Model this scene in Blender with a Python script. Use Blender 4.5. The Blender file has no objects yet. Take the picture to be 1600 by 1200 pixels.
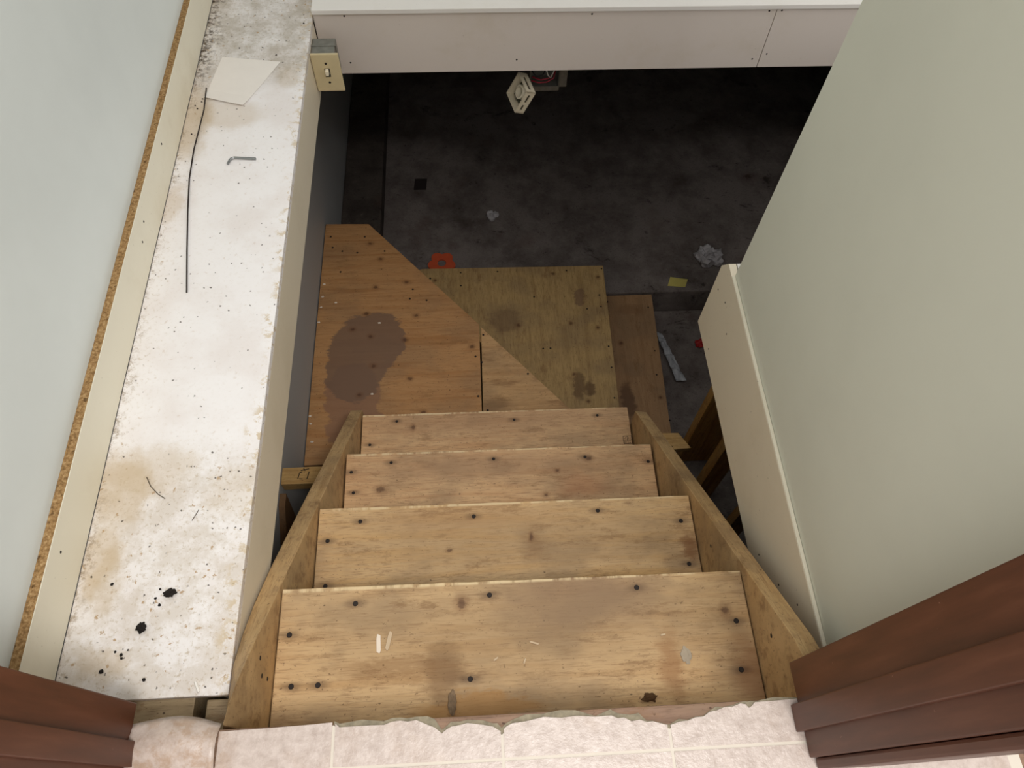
import bpy, bmesh, math, random
from mathutils import Matrix, Vector, noise as mnoise

random.seed(7)
SC = bpy.context.scene
COL = SC.collection

# ------------------------------------------------------------------ camera
cam_d = bpy.data.cameras.new('camera')
cam_d.sensor_fit = 'HORIZONTAL'; cam_d.sensor_width = 36.0
cam_d.lens = 1161.0 / 1600.0 * 36.0
cam_d.clip_start = 0.02
cam = bpy.data.objects.new('camera', cam_d); COL.objects.link(cam)
cam.matrix_world = Matrix(((0.9984, 0.0347, -0.0452, 0.0),
                           (-0.0524, 0.8719, -0.4868, 0.0),
                           (0.0225, 0.4884, 0.8723, 1.148),
                           (0, 0, 0, 1)))
SC.camera = cam

# ------------------------------------------------------------------ light
world = bpy.data.worlds.new('world'); SC.world = world
world.use_nodes = True
bg = world.node_tree.nodes['Background']
bg.inputs[0].default_value = (1.0, 0.97, 0.94, 1); bg.inputs[1].default_value = 0.95

def area(name, loc, size, power, color):
    l = bpy.data.lights.new(name, 'AREA'); l.shape = 'DISK'; l.size = size
    l.energy = power; l.color = color
    o = bpy.data.objects.new(name, l); COL.objects.link(o); o.location = loc
    return o
area('ceiling_lamp_light', (0.05, -0.12, 2.38), 0.40, 17.0, (1.0, 0.97, 0.94))
area('kitchen_lamp_light', (0.54, -0.45, 2.45), 0.40, 36.0, (1.0, 0.97, 0.94))

SC.view_settings.view_transform = 'Standard'
SC.view_settings.look = 'None'
SC.view_settings.gamma = 1.0
SC.view_settings.use_curve_mapping = False
SC.view_settings.exposure = 0.0

# ------------------------------------------------------------------ node helpers
def srgb(r, g, b):
    f = lambda c: (c / 255 / 12.92) if c / 255 <= 0.04045 else ((c / 255 + 0.055) / 1.055) ** 2.4
    return (f(r), f(g), f(b), 1.0)

class Mat:
    def __init__(s, name, rough=0.6, spec=0.4):
        s.m = bpy.data.materials.new(name); s.m.use_nodes = True
        s.t = s.m.node_tree; s.n = s.t.nodes; s.l = s.t.links
        s.b = s.n['Principled BSDF']
        s.b.inputs['Roughness'].default_value = rough
        s.b.inputs['Specular IOR Level'].default_value = spec
        s.tc = s.n.new('ShaderNodeTexCoord')
        s.P = s.tc.outputs['Object']
    def set(s, sock, v):
        if isinstance(v, bpy.types.NodeSocket): s.l.new(v, sock)
        else: sock.default_value = v
    def mapv(s, scale=(1, 1, 1), loc=(0, 0, 0), rot=(0, 0, 0), vec=None):
        n = s.n.new('ShaderNodeMapping'); s.l.new(vec or s.P, n.inputs['Vector'])
        n.inputs['Scale'].default_value = scale; n.inputs['Location'].default_value = loc
        n.inputs['Rotation'].default_value = rot
        return n.outputs[0]
    def noise(s, scale=5, detail=4, rough=0.55, vec=None, dist=0.0, color=False):
        n = s.n.new('ShaderNodeTexNoise'); s.l.new(vec or s.P, n.inputs['Vector'])
        n.inputs['Scale'].default_value = scale; n.inputs['Detail'].default_value = detail
        n.inputs['Roughness'].default_value = rough; n.inputs['Distortion'].default_value = dist
        return n.outputs['Color' if color else 'Fac']
    def voronoi(s, scale, vec=None, feature='F1', rnd=1.0, out='Distance'):
        n = s.n.new('ShaderNodeTexVoronoi'); s.l.new(vec or s.P, n.inputs['Vector'])
        n.feature = feature; n.inputs['Scale'].default_value = scale
        n.inputs['Randomness'].default_value = rnd
        return n.outputs[out]
    def math(s, op, a, b=0.0, clamp=False):
        n = s.n.new('ShaderNodeMath'); n.operation = op; n.use_clamp = clamp
        s.set(n.inputs[0], a); s.set(n.inputs[1], b); return n.outputs[0]
    def step(s, v, a, b, lo=0.0, hi=1.0):
        n = s.n.new('ShaderNodeMapRange'); n.interpolation_type = 'SMOOTHSTEP'
        s.set(n.inputs['Value'], v)
        n.inputs['From Min'].default_value = a; n.inputs['From Max'].default_value = b
        n.inputs['To Min'].default_value = lo; n.inputs['To Max'].default_value = hi
        return n.outputs[0]
    def mix(s, f, a, b, mode='MIX'):
        n = s.n.new('ShaderNodeMix'); n.data_type = 'RGBA'; n.blend_type = mode
        s.set(n.inputs[0], f); s.set(n.inputs[6], a); s.set(n.inputs[7], b)
        return n.outputs[2]
    def ramp(s, f, stops):
        n = s.n.new('ShaderNodeValToRGB'); s.l.new(f, n.inputs[0])
        e = n.color_ramp.elements
        while len(e) < len(stops): e.new(0.5)
        for k, (p, c) in enumerate(stops): e[k].position = p; e[k].color = c
        return n.outputs[0]
    def vmath(s, op, a, b):
        n = s.n.new('ShaderNodeVectorMath'); n.operation = op
        s.set(n.inputs[0], a); s.set(n.inputs[1], b)
        return n.outputs['Value' if op == 'LENGTH' else 'Vector']
    def jitter(s, amt, scale, stretch=(1, 1, 1)):
        c = s.noise(scale, 6, 0.72, s.mapv(stretch), color=True)
        d = s.vmath('SUBTRACT', c, (0.5, 0.5, 0.5))
        d = s.vmath('MULTIPLY', d, (amt, amt, amt))
        return s.vmath('ADD', s.P, d)
    def spot(s, vec, c, r, edge=0.15):
        """1 inside the ellipse at c with radii r, 0 outside"""
        d = s.vmath('SUBTRACT', vec, c)
        d = s.vmath('MULTIPLY', d, (1 / r[0], 1 / r[1], 1 / (r[2] if len(r) > 2 else 9.0)))
        return s.step(s.vmath('LENGTH', d, (0, 0, 0)), 1 + edge, 1 - edge)
    def bump(s, h, strength=0.3, dist=0.002):
        n = s.n.new('ShaderNodeBump'); n.inputs['Strength'].default_value = strength
        n.inputs['Distance'].default_value = dist
        s.l.new(h, n.inputs['Height']); s.l.new(n.outputs[0], s.b.inputs['Normal'])
    def out(s, c):
        s.set(s.b.inputs['Base Color'], c); return s.m

def plain(name, c, rough=0.5, metal=0.0, spec=0.4, var=0.08, scale=40):
    M = Mat(name, rough, spec); M.b.inputs['Metallic'].default_value = metal
    d = tuple(x * (1 - 2.2 * var) for x in c[:3]) + (1,)
    return M.out(M.mix(M.noise(scale, 3), d, tuple(min(1, x * (1 + var)) for x in c[:3]) + (1,)))

def wood(name, light, mid, dark, axis='x', stains=(), knots=(), halos=(), nose=None, rough=0.62, grime=0.25, seed=0.0, grain=1.0):
    """sawn softwood: long grain along the given axis, grime, knots and stains at fixed places"""
    M = Mat(name, rough, 0.3)
    st = {'x': (1, 14, 14), 'y': (14, 1, 14), 'z': (14, 14, 1), 'yz': (14, 1.2, 1.2)}[axis]
    v = M.mapv(st, (seed, seed * 1.7, seed * .3))
    big = M.noise(2.6, 3, 0.5, v, 0.6)
    fine = M.noise(26, 5, 0.65, v, 0.3)
    col = M.ramp(big, [(0.3, mid), (0.5, light), (0.72, mid)])
    col = M.mix(M.step(fine, 0.48, 0.74, 0, 0.75 * grain), col, dark)
    patch = M.noise(4.5, 4, 0.6, M.mapv((1, 1.6, 1), (seed * 3, 0, seed)))
    col = M.mix(M.step(patch, 0.42, 0.66, 0, grime * 1.3), col, srgb(124, 104, 82))
    sx = {'x': (.55, 1.8, 1), 'y': (1.8, .55, 1), 'z': (1, 1, 1), 'yz': (1, 1, 1)}[axis]
    col = M.mix(M.step(M.noise(13, 7, 0.74, M.mapv(sx, (seed, 4, 0))), 0.55, 0.66, 0, grime * 1.5), col, srgb(122, 86, 50))
    col = M.mix(M.step(M.noise(34, 6, 0.75, M.mapv(sx, (seed, 1, 2))), 0.52, 0.70, 0, grime * 1.2), col, srgb(130, 98, 64))
    spk = M.noise(150, 3, 0.6, M.mapv((1, 1.3, 1), (0, seed, 0)))
    col = M.mix(M.step(spk, 0.64, 0.70, 0, 0.6), col, srgb(84, 58, 36))
    vv = M.mapv((.8, 1.2, 1), (seed, seed, 0), vec=M.jitter(0.006, 160))
    vd = M.voronoi(34, vv); vc = M.voronoi(34, vv, out='Color')
    sc_ = M.n.new('ShaderNodeSeparateColor'); M.l.new(vc, sc_.inputs[0])
    col = M.mix(M.math('MULTIPLY', M.step(vd, 0.085, 0.045), M.step(sc_.outputs[0], 0.70, 0.75, 0, .8)), col, srgb(64, 42, 28))
    jv = M.jitter(0.085, 17, (0.6, 1.6, 1)) if stains else None
    for (c, r, cc, k, e) in stains:
        if isinstance(c, list):
            f = M.spot(jv, c[0], r[0], e)
            for c2, r2 in zip(c[1:], r[1:]): f = M.math('MAXIMUM', f, M.spot(jv, c2, r2, e))
        else: f = M.spot(jv, c, r, e)
        col = M.mix(M.math('MULTIPLY', f, k), col, cc)
    jk = M.jitter(0.016, 70) if knots else None
    for (c, r) in knots:
        r = tuple(k * .68 for k in r); d = M.spot(jk, c, r, 0.55)
        ring = M.spot(jk, c, (r[0] * .5, r[1] * .5), 0.4)
        col = M.mix(M.math('MULTIPLY', d, 0.42), col, srgb(112, 74, 46))
        col = M.mix(M.math('MULTIPLY', ring, 0.6), col, srgb(70, 42, 30))
    if halos:
        jh = M.jitter(0.008, 90, (.6, 1.6, 1))
        for (x, y) in halos:
            col = M.mix(M.math('MULTIPLY', M.spot(jh, (x, y, 0), (0.017, 0.007), 0.75), 0.55), col, srgb(84, 62, 46))
    if nose:
        sp = M.n.new('ShaderNodeSeparateXYZ'); M.l.new(M.P, sp.inputs[0])
        e = M.math('MULTIPLY', M.step(sp.outputs[1], nose - .0075, nose - .003), M.step(M.noise(24, 4, .7, M.mapv((1, .2, 1))), .42, .56, 0, .75))
        col = M.mix(e, col, srgb(228, 206, 164))
    M.bump(fine, 0.25, 0.0008)
    return M.out(col)

# ------------------------------------------------------------------ mesh helpers
def box(bm, x0, x1, y0, y1, z0, z1):
    vs = [bm.verts.new(p) for p in ((x0, y0, z0), (x1, y0, z0), (x1, y1, z0), (x0, y1, z0),
                                    (x0, y0, z1), (x1, y0, z1), (x1, y1, z1), (x0, y1, z1))]
    for f in ((3, 2, 1, 0), (4, 5, 6, 7), (0, 1, 5, 4), (1, 2, 6, 5), (2, 3, 7, 6), (3, 0, 4, 7)):
        bm.faces.new([vs[i] for i in f])
    return vs

def prism(bm, pts, z0, z1):
    a = [bm.verts.new((x, y, z0)) for x, y in pts]; b = [bm.verts.new((x, y, z1)) for x, y in pts]
    n = len(pts)
    bm.faces.new(a[::-1]); bm.faces.new(b)
    for i in range(n): bm.faces.new((a[i], a[(i + 1) % n], b[(i + 1) % n], b[i]))

def tube(bm, pts, r, seg=8):
    pts = [Vector(p) for p in pts]; rings = []
    up = Vector((0.13, 0.21, 0.97))
    for i, p in enumerate(pts):
        t = (pts[min(i + 1, len(pts) - 1)] - pts[max(i - 1, 0)]).normalized()
        a = t.cross(up)
        if a.length < 1e-4: a = t.cross(Vector((1, 0, 0)))
        a.normalize(); b = t.cross(a)
        rings.append([bm.verts.new(p + r * (math.cos(k * 2 * math.pi / seg) * a + math.sin(k * 2 * math.pi / seg) * b)) for k in range(seg)])
    for A, B in zip(rings, rings[1:]):
        for k in range(seg): bm.faces.new((A[k], A[(k + 1) % seg], B[(k + 1) % seg], B[k]))
    bm.faces.new(rings[0][::-1]); bm.faces.new(rings[-1])

def finish(name, bm, mat, parent=None, bevel=0.0, seg=2, smooth=False, weld=True):
    bmesh.ops.recalc_face_normals(bm, faces=bm.faces)
    if bevel:
        es = [e for e in bm.edges if len(e.link_faces) == 2 and e.calc_face_angle(0) > 0.5]
        bmesh.ops.bevel(bm, geom=es, offset=bevel, segments=seg, profile=0.6, affect='EDGES', clamp_overlap=True)
    me = bpy.data.meshes.new(name); bm.to_mesh(me); bm.free()
    me.materials.append(mat)
    if smooth:
        for p in me.polygons: p.use_smooth = True
    return link(name, me, parent)

def link(name, me, parent=None, loc=None):
    o = bpy.data.objects.new(name, me); COL.objects.link(o)
    if loc: o.location = loc
    if parent:
        o.parent = parent
        o.matrix_parent_inverse = parent.matrix_world.inverted()
    return o

def tag(o, label, cat, group=None):
    o['label'] = label; o['category'] = cat
    if group: o['group'] = group
    return o

def thing(name, label, cat, loc, group=None):
    o = bpy.data.objects.new(name, None); COL.objects.link(o)
    o.empty_display_size = 0.05; o.matrix_world = Matrix.Translation(loc)
    return tag(o, label, cat, group)

def struct(o, label=None):
    o['kind'] = 'structure'
    if label: o['label'] = label
    return o

def bx(name, dims, mat, parent=None, bevel=0.0, seg=2):
    bm = bmesh.new(); box(bm, *dims); return finish(name, bm, mat, parent, bevel, seg)

def pr(name, pts, z0, z1, mat, parent=None, bevel=0.0):
    bm = bmesh.new(); prism(bm, pts, z0, z1); return finish(name, bm, mat, parent, bevel)

_nails = {}
def nail(parent, p, r, mat, name='nail', h=0.0012, axis='z'):
    key = (round(r, 4), mat.name, axis, h)
    if key not in _nails:
        bm = bmesh.new()
        bmesh.ops.create_cone(bm, cap_ends=True, segments=10, radius1=r, radius2=r * 0.8, depth=h)
        rot = {'z': Matrix(), 'y': Matrix.Rotation(math.pi / 2, 4, 'X'),
               'x': Matrix.Rotation(math.pi / 2, 4, 'Y'), '-x': Matrix.Rotation(-math.pi / 2, 4, 'Y')}[axis]
        bmesh.ops.transform(bm, matrix=rot, verts=bm.verts)
        me = bpy.data.meshes.new(name); bm.to_mesh(me); bm.free(); me.materials.append(mat)
        _nails[key] = me
    return link(name, _nails[key], parent, p)

# ------------------------------------------------------------------ materials
def wall_mat(name, c):
    M = Mat(name, 0.5, 0.35)
    n = M.noise(3, 4, 0.6)
    col = M.mix(M.step(n, 0.35, 0.7), c, tuple(x * 0.95 for x in c[:3]) + (1,))
    sm = M.noise(9, 6, 0.75, M.mapv((1, 1, 2.2)))
    col = M.mix(M.step(sm, 0.70, 0.82, 0, 0.25), col, srgb(150, 148, 132))
    M.bump(M.noise(260, 2), 0.06, 0.0006)
    return M.out(col)
MINT = wall_mat('mint_wall_paint', srgb(228, 234, 231))
SAGE = wall_mat('sage_wall_paint', srgb(221, 222, 206))

def cream_mat(name, c, dirt=0.3):
    M = Mat(name, 0.45, 0.4)
    col = M.mix(M.step(M.noise(5, 5, 0.65), 0.45, 0.75, 0, dirt), c, srgb(196, 182, 152))
    col = M.mix(M.step(M.noise(160, 2), 0.72, 0.78, 0, 0.5), col, srgb(110, 95, 70))
    M.bump(M.noise(180, 2), 0.05, 0.0006)
    return M.out(col)
CREAM = cream_mat('cream_laminate', srgb(232, 226, 206))
FASCIA = cream_mat('cream_fascia_paint', srgb(228, 217, 194), 0.25)
HEADERW = cream_mat('white_header_paint', srgb(226, 216, 207), 0.3)
CAPW = cream_mat('white_cap_paint', srgb(236, 232, 226), 0.15)

def particle():
    M = Mat('raw_particleboard', 0.85, 0.15)
    col = M.ramp(M.noise(170, 4, 0.7), [(0.3, srgb(108, 82, 52)), (0.5, srgb(158, 124, 82)), (0.72, srgb(198, 168, 122))])
    col = M.mix(M.step(M.noise(90, 3, 0.6), 0.62, 0.7, 0, 0.7), col, srgb(72, 50, 26))
    M.bump(M.noise(200, 3), 0.4, 0.0015)
    return M.out(col)
PARTICLE = particle()

def ledge_mat():
    M = Mat('chipped_white_ledge_paint', 0.5, 0.35)
    col = M.mix(M.step(M.noise(7, 5, 0.6), 0.4, 0.7), srgb(246, 243, 242), srgb(238, 232, 229))
    jv = M.jitter(0.10, 9)
    # fine brown grit, denser at the near third and the far end
    near = M.step(M.n.new('ShaderNodeSeparateXYZ').outputs[0], 0, 1)
    sep = M.n.new('ShaderNodeSeparateXYZ'); M.l.new(jv, sep.inputs[0])
    nearf = M.step(sep.outputs[1], 0.66, 0.52)
    farf = M.step(sep.outputs[1], 1.58, 1.70)
    leftf = M.step(sep.outputs[0], -0.625, -0.70)
    dens = M.math('MAXIMUM', M.math('MAXIMUM', nearf, farf), M.math('MULTIPLY', leftf, 0.8))
    g = M.noise(120, 6, 0.75)
    col = M.mix(M.math('MULTIPLY', nearf, M.step(M.noise(22, 6, 0.7), 0.38, 0.62, 0.12, 0.62)), col, srgb(206, 194, 178))
    th = M.math('ADD', M.math('MULTIPLY', dens, 0.72), 0.14)
    col = M.mix(M.math('MULTIPLY', M.step(g, 0.52, 0.66), th), col, srgb(198, 184, 164))
    # tan water marks
    for c, r, k in (((-0.66, 0.53, 0), (0.05, 0.075), .55), ((-0.60, 0.57, 0), (0.07, 0.05), .35), ((-0.675, 0.40, 0), (0.035, 0.05), .5),
                    ((-0.655, 0.36, 0), (0.03, 0.05), .35), ((-0.63, 0.22, 0), (0.04, 0.03), .4), ((-0.68, 1.50, 0), (0.05, 0.12), .6), ((-0.60, 1.52, 0), (0.09, 0.05), .35),
                    ((-0.68, 1.22, 0), (0.025, 0.05), .35), ((-0.45, 0.52, 0), (0.05, 0.05), .25), ((-0.465, 1.66, 0), (0.03, 0.05), .3)):
        col = M.mix(M.math('MULTIPLY', M.spot(jv, c, r, 0.35), k), col, srgb(196, 172, 134))
    # grey grime on the far end
    col = M.mix(M.math('MULTIPLY', farf, M.step(M.noise(16, 6, 0.7), 0.36, 0.66, 0.15, 0.6)), col, srgb(156, 142, 116))
    # dirt along the baseboard
    edge = M.step(sep.outputs[0], -0.676, -0.706)
    col = M.mix(M.math('MULTIPLY', edge, M.step(M.noise(110, 5, 0.75), 0.44, 0.64, 0, .85)), col, srgb(150, 128, 98))
    fe = M.math('MULTIPLY', M.step(sep.outputs[0], -0.65, -0.70), farf)
    col = M.mix(M.math('MULTIPLY', fe, M.step(M.noise(85, 4, 0.75), 0.46, 0.58)), col, srgb(74, 58, 42))
    # chips: bare tan board showing through
    v = M.jitter(0.02, 70)
    v = M.jitter(0.03, 55)
    d = M.voronoi(52, v); rn = M.voronoi(52, v, out='Color')
    sx = M.n.new('ShaderNodeSeparateColor'); M.l.new(rn, sx.inputs[0])
    sel = M.step(sx.outputs[0], 0.60, 0.62)
    col = M.mix(M.math('MULTIPLY', M.step(d, 0.19, 0.12), M.math('MULTIPLY', sel, M.math('ADD', M.math('MULTIPLY', dens, 0.75), 0.2))), col, srgb(184, 156, 122))
    # small dark specks
    d2 = M.voronoi(80, M.jitter(0.01, 120)); r2 = M.voronoi(80, M.jitter(0.01, 120), out='Color')
    s2 = M.n.new('ShaderNodeSeparateColor'); M.l.new(r2, s2.inputs[0])
    sel2 = M.step(M.math('ADD', s2.outputs[1], M.math('MULTIPLY', dens, 0.12)), 0.78, 0.82)
    col = M.mix(M.math('MULTIPLY', M.step(d2, 0.19, 0.10), M.math('MULTIPLY', sel2, 0.85)), col, srgb(66, 52, 40))
    # worn right-hand edge
    w = M.math('MULTIPLY', M.step(sep.outputs[0], -0.452, -0.42), M.step(M.noise(55, 4, 0.7), 0.52, 0.60, 0, 0.8))
    col = M.mix(w, col, srgb(206, 186, 152))
    M.bump(g, 0.15, 0.0008)
    return M.out(col)
LEDGE = ledge_mat()

def brown_mat():
    M = Mat('brown_gloss_paint', 0.42, 0.45)
    g = M.noise(9, 5, 0.6, M.mapv((6, 6, 0.7)))
    col = M.ramp(g, [(0.3, srgb(70, 36, 19)), (0.55, srgb(86, 46, 27)), (0.8, srgb(102, 60, 40))])
    col = M.mix(M.step(M.noise(60, 5, 0.75), 0.68, 0.72, 0, 0.6), col, srgb(178, 140, 120))
    M.bump(g, 0.12, 0.001)
    return M.out(col)
BROWN = brown_mat()

def concrete(name, a, b, dark=0.7):
    M = Mat(name, 0.9, 0.15)
    n = M.noise(6, 8, 0.68)
    col = M.ramp(n, [(0.3, b), (0.6, a)])
    col = M.mix(M.step(M.noise(120, 4, 0.75), 0.52, 0.72, 0, 0.6), col, tuple(x * .4 for x in b[:3]) + (1,))
    blot = M.noise(5.5, 6, 0.72, M.mapv((1, 1.4, 1), (2.3, 0.4, 0)), 0.5)
    col = M.mix(M.step(blot, 0.60, 0.69, 0, dark), col, srgb(30, 25, 22))
    col = M.mix(M.step(M.noise(3.1, 4, 0.6), 0.55, 0.7, 0, 0.35), col, srgb(88, 66, 56))
    b2 = M.noise(19, 7, 0.78, M.mapv((1, 1.5, 1), (7.1, 2, 0)))
    col = M.mix(M.step(b2, 0.60, 0.68, 0, dark), col, srgb(26, 20, 18))
    col = M.mix(M.step(M.noise(48, 6, 0.75), 0.62, 0.72, 0, .5), col, srgb(150, 142, 134))
    M.bump(M.noise(40, 6, 0.7), 0.4, 0.003)
    return M.out(col)
CONC = concrete('stained_concrete', srgb(130, 121, 116), srgb(88, 79, 74))
CONC2 = concrete('dark_footing_concrete', srgb(84, 76, 70), srgb(54, 47, 43))
BWALL = wall_mat('grey_basement_wall_paint', srgb(178, 179, 178))

VINYL_M = Mat('vinyl_tile', 0.32, 0.5)
_c = VINYL_M.ramp(VINYL_M.noise(60, 6, 0.7), [(0.3, srgb(170, 154, 144)), (0.6, srgb(197, 183, 174))])
_c = VINYL_M.mix(VINYL_M.step(VINYL_M.noise(8, 5, 0.7), 0.5, 0.75, 0, 0.45), _c, srgb(172, 148, 128))
_c = VINYL_M.mix(VINYL_M.math('MULTIPLY', VINYL_M.spot(VINYL_M.jitter(.08, 10), (-0.43, 0.07, 0), (0.07, 0.07), .5), VINYL_M.step(VINYL_M.noise(38, 5, .7), .42, .62, .15, .7)), _c, srgb(160, 130, 102))
VINYL_M.bump(VINYL_M.noise(110, 5, 0.65), 0.6, 0.0016)
VINYL = VINYL_M.out(_c)
GROUT = plain('vinyl_grout_line', srgb(208, 199, 185), 0.5, var=0.04)
SUBFLOOR = wood('brown_subfloor', srgb(142, 114, 94), srgb(122, 96, 78), srgb(88, 64, 50), 'x', seed=3.1)
BACKING = plain('torn_vinyl_backing', srgb(150, 140, 118), 0.9, var=0.3, scale=120)

NAILS = [
    [(-.354, .277), (-.343, .190), (-.239, .327), (.007, .331), (.282, .332), (-.032, .187), (.457, .263), (.449, .179), (-.297, .19)],
    [(-.350, .526), (-.279, .568), (-.021, .569), (.265, .570), (.454, .537), (.456, .437), (-.348, .425)],
    [(-.356, .803), (-.347, .743), (-.248, .827), (.035, .826), (.290, .821), (.465, .800)],
    [(-.345, .987), (-.263, 1.066), (.110, 1.056), (.378, 1.061)]]
L1, L2, L3 = srgb(208, 175, 130), srgb(194, 157, 110), srgb(146, 112, 76)
STAIN_G = srgb(120, 98, 84)
T1 = wood('tread_wood_top', L1, L2, L3, 'x', grime=.40, halos=NAILS[0], nose=0.357, seed=1.0, stains=(
    ((0.17, 0.32, 0), (0.13, 0.055), srgb(120, 94, 78), .55, .6), ((0.10, 0.27, 0), (0.34, 0.08), srgb(142, 116, 84), .5, .8),
    ((-0.08, 0.20, 0), (0.03, 0.05), srgb(110, 78, 46), .6, .5), ((0.325, 0.19, 0), (0.02, 0.055), srgb(146, 102, 62), .6, .6),
    ((0.468, 0.17, 0), (0.035, 0.055), srgb(136, 92, 56), .6, .6), ((-0.02, 0.14, 0), (0.11, 0.022), srgb(172, 124, 64), .6, .3),
    ((-0.17, 0.21, 0), (0.10, 0.016), srgb(134, 96, 56), .5, .6)),
    knots=(((-0.045, 0.318, 0), (0.020, 0.026)), ((0.44, 0.283, 0), (0.018, 0.02))))
T2 = wood('tread_wood_second', L1, srgb(206, 166, 112), L3, 'x', grime=.38, halos=NAILS[1], nose=0.6, seed=5.3, stains=(
    ((0.10, 0.51, 0), (0.33, 0.07), srgb(146, 118, 86), .5, .8), ((0.468, 0.475, 0), (0.018, 0.03), srgb(120, 76, 40), .7, .5),
    ((0.11, 0.50, 0), (0.02, 0.03), srgb(128, 94, 62), .35, .7), ((-0.05, 0.57, 0), (0.2, 0.03), srgb(160, 122, 84), .4, .8)),
    knots=(((-0.078, 0.492, 0), (0.012, 0.01)), ((0.108, 0.515, 0), (0.009, 0.018))))
P1, P2, P3 = srgb(214, 176, 132), srgb(200, 157, 113), srgb(150, 108, 74)
T3 = wood('tread_wood_third', P1, P2, P3, 'x', grime=.34, halos=NAILS[2], nose=0.855, seed=9.1, stains=(
    ((0.05, 0.81, 0), (0.35, 0.04), srgb(150, 116, 88), .45, .8), ((0.28, 0.74, 0), (0.06, 0.03), srgb(160, 106, 72), .5, .8)),
    knots=(((-0.274, 0.749, 0), (0.03, 0.022)), ((0.173, 0.715, 0), (0.016, 0.013)), ((0.208, 0.784, 0), (0.016, 0.013)), ((0.30, 0.815, 0), (0.022, 0.016))))
T4 = wood('tread_wood_fourth', P1, P2, P3, 'x', grime=.32, halos=NAILS[3], nose=1.09, seed=12.7, stains=(
    ((0.05, 1.06, 0), (0.35, 0.05), srgb(150, 116, 88), .45, .8),),
    knots=(((-0.212, 1.042, 0), (0.014, 0.022)),))
STR = wood('stringer_wood', srgb(206, 172, 124), srgb(190, 153, 104), srgb(142, 106, 68), 'yz', seed=2.2, grime=0.3)
FRAME = wood('framing_lumber', srgb(206, 168, 108), srgb(184, 142, 82), srgb(140, 96, 48), 'x', seed=6.2, grime=0.2)
POSTW = wood('post_lumber', srgb(206, 160, 92), srgb(180, 130, 66), srgb(126, 84, 40), 'z', seed=4.4, grime=0.25)
DARKW = wood('dark_post_lumber', srgb(120, 84, 48), srgb(96, 64, 36), srgb(58, 38, 22), 'z', seed=8.4)
wst = srgb(122, 96, 78)
W5 = wood('winder_plywood', srgb(190, 144, 96), srgb(174, 124, 76), srgb(134, 90, 52), 'x', seed=7.7, grime=0.22, grain=.6, stains=(
    ([(-0.455, 1.30, 0), (-0.43, 1.17, 0)], [(0.10, 0.14), (0.11, 0.08)], srgb(140, 104, 82), .75, .05),
    ([(-0.43, 1.49, 0), (-0.37, 1.53, 0), (-0.45, 1.40, 0)], [(0.130, 0.155), (0.10, 0.13), (0.11, 0.13)], wst, .85, .04)),
    knots=tuple(((x, y, 0), (.022, .018)) for x, y in ((-0.42, 1.655), (-0.47, 1.585), (-0.40, 1.55), (-0.385, 1.42), (-0.375, 1.92), (-0.39, 1.78), (-0.23, 1.64), (-0.27, 1.53), (-0.02, 1.49), (-0.25, 1.36), (-0.43, 1.30), (-0.43, 1.20), (-0.2, 1.22), (-0.42, 2.0), (-0.27, 1.8))))
W5B = wood('winder_offcut_plywood', srgb(202, 162, 114), srgb(184, 142, 96), srgb(142, 102, 66), 'x', seed=11.2, grime=0.3, grain=.6, stains=(
    ((0.06, 1.24, 0), (0.06, 0.03), srgb(110, 80, 52), .5, .5), ((0.10, 1.33, 0), (0.05, 0.012), srgb(134, 96, 60), .5, .5)))
W6 = wood('lower_plywood', srgb(186, 155, 104), srgb(167, 136, 88), srgb(116, 90, 54), 'y', seed=3.9, grime=0.3, stains=(
    ((0.12, 1.74, 0), (0.07, 0.06), srgb(112, 88, 66), .6, .3), ((0.445, 1.855, 0), (0.024, 0.05), srgb(120, 92, 72), .7, .2),
    ((0.40, 1.42, 0), (0.025, 0.07), srgb(98, 72, 48), .7, .3), ((0.445, 1.41, 0), (0.02, 0.035), srgb(90, 64, 42), .75, .3), ((0.19, 1.42, 0), (0.03, 0.05), srgb(120, 84, 48), .5, .5)),
    knots=tuple(((x, y, 0), (.018, .018)) for x, y in ((0.34, 1.98), (0.534, 1.955), (0.395, 1.72), (0.385, 1.473), (0.505, 1.693), (0.175, 1.718), (-0.17, 1.962), (0.43, 1.35))))
W7 = wood('bottom_plywood', srgb(170, 134, 96), srgb(152, 116, 80), srgb(114, 82, 54), 'y', seed=10.9, grime=0.3, grain=.5, stains=(
    ((0.63, 1.44, 0), (0.03, 0.09), srgb(92, 64, 46), .7, .3), ((0.70, 1.90, 0), (0.07, 0.03), srgb(128, 94, 66), .5, .4)),
    knots=(((0.633, 1.727, 0), (.02, .022)), ((0.768, 1.449, 0), (.016, .018))))
NAIL = plain('nail_rust', srgb(46, 38, 34), 0.7, 0.3)
NAILHOLE = plain('dark_screw', srgb(34, 26, 20), 0.8)

# pencil marks on the joist
PENCIL = plain('pencil_mark', srgb(40, 30, 24), 0.8)
def strokes(parent, lines, z, w, mat, name):
    bm = bmesh.new()
    for (a, b) in lines:
        d = (Vector(b) - Vector(a)).normalized(); n = Vector((-d.y, d.x)) * w
        prism(bm, [tuple(Vector(a) - n), tuple(Vector(b) - n), tuple(Vector(b) + n), tuple(Vector(a) + n)], z, z + 0.0006)
    return finish(name, bm, mat, parent)

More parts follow.
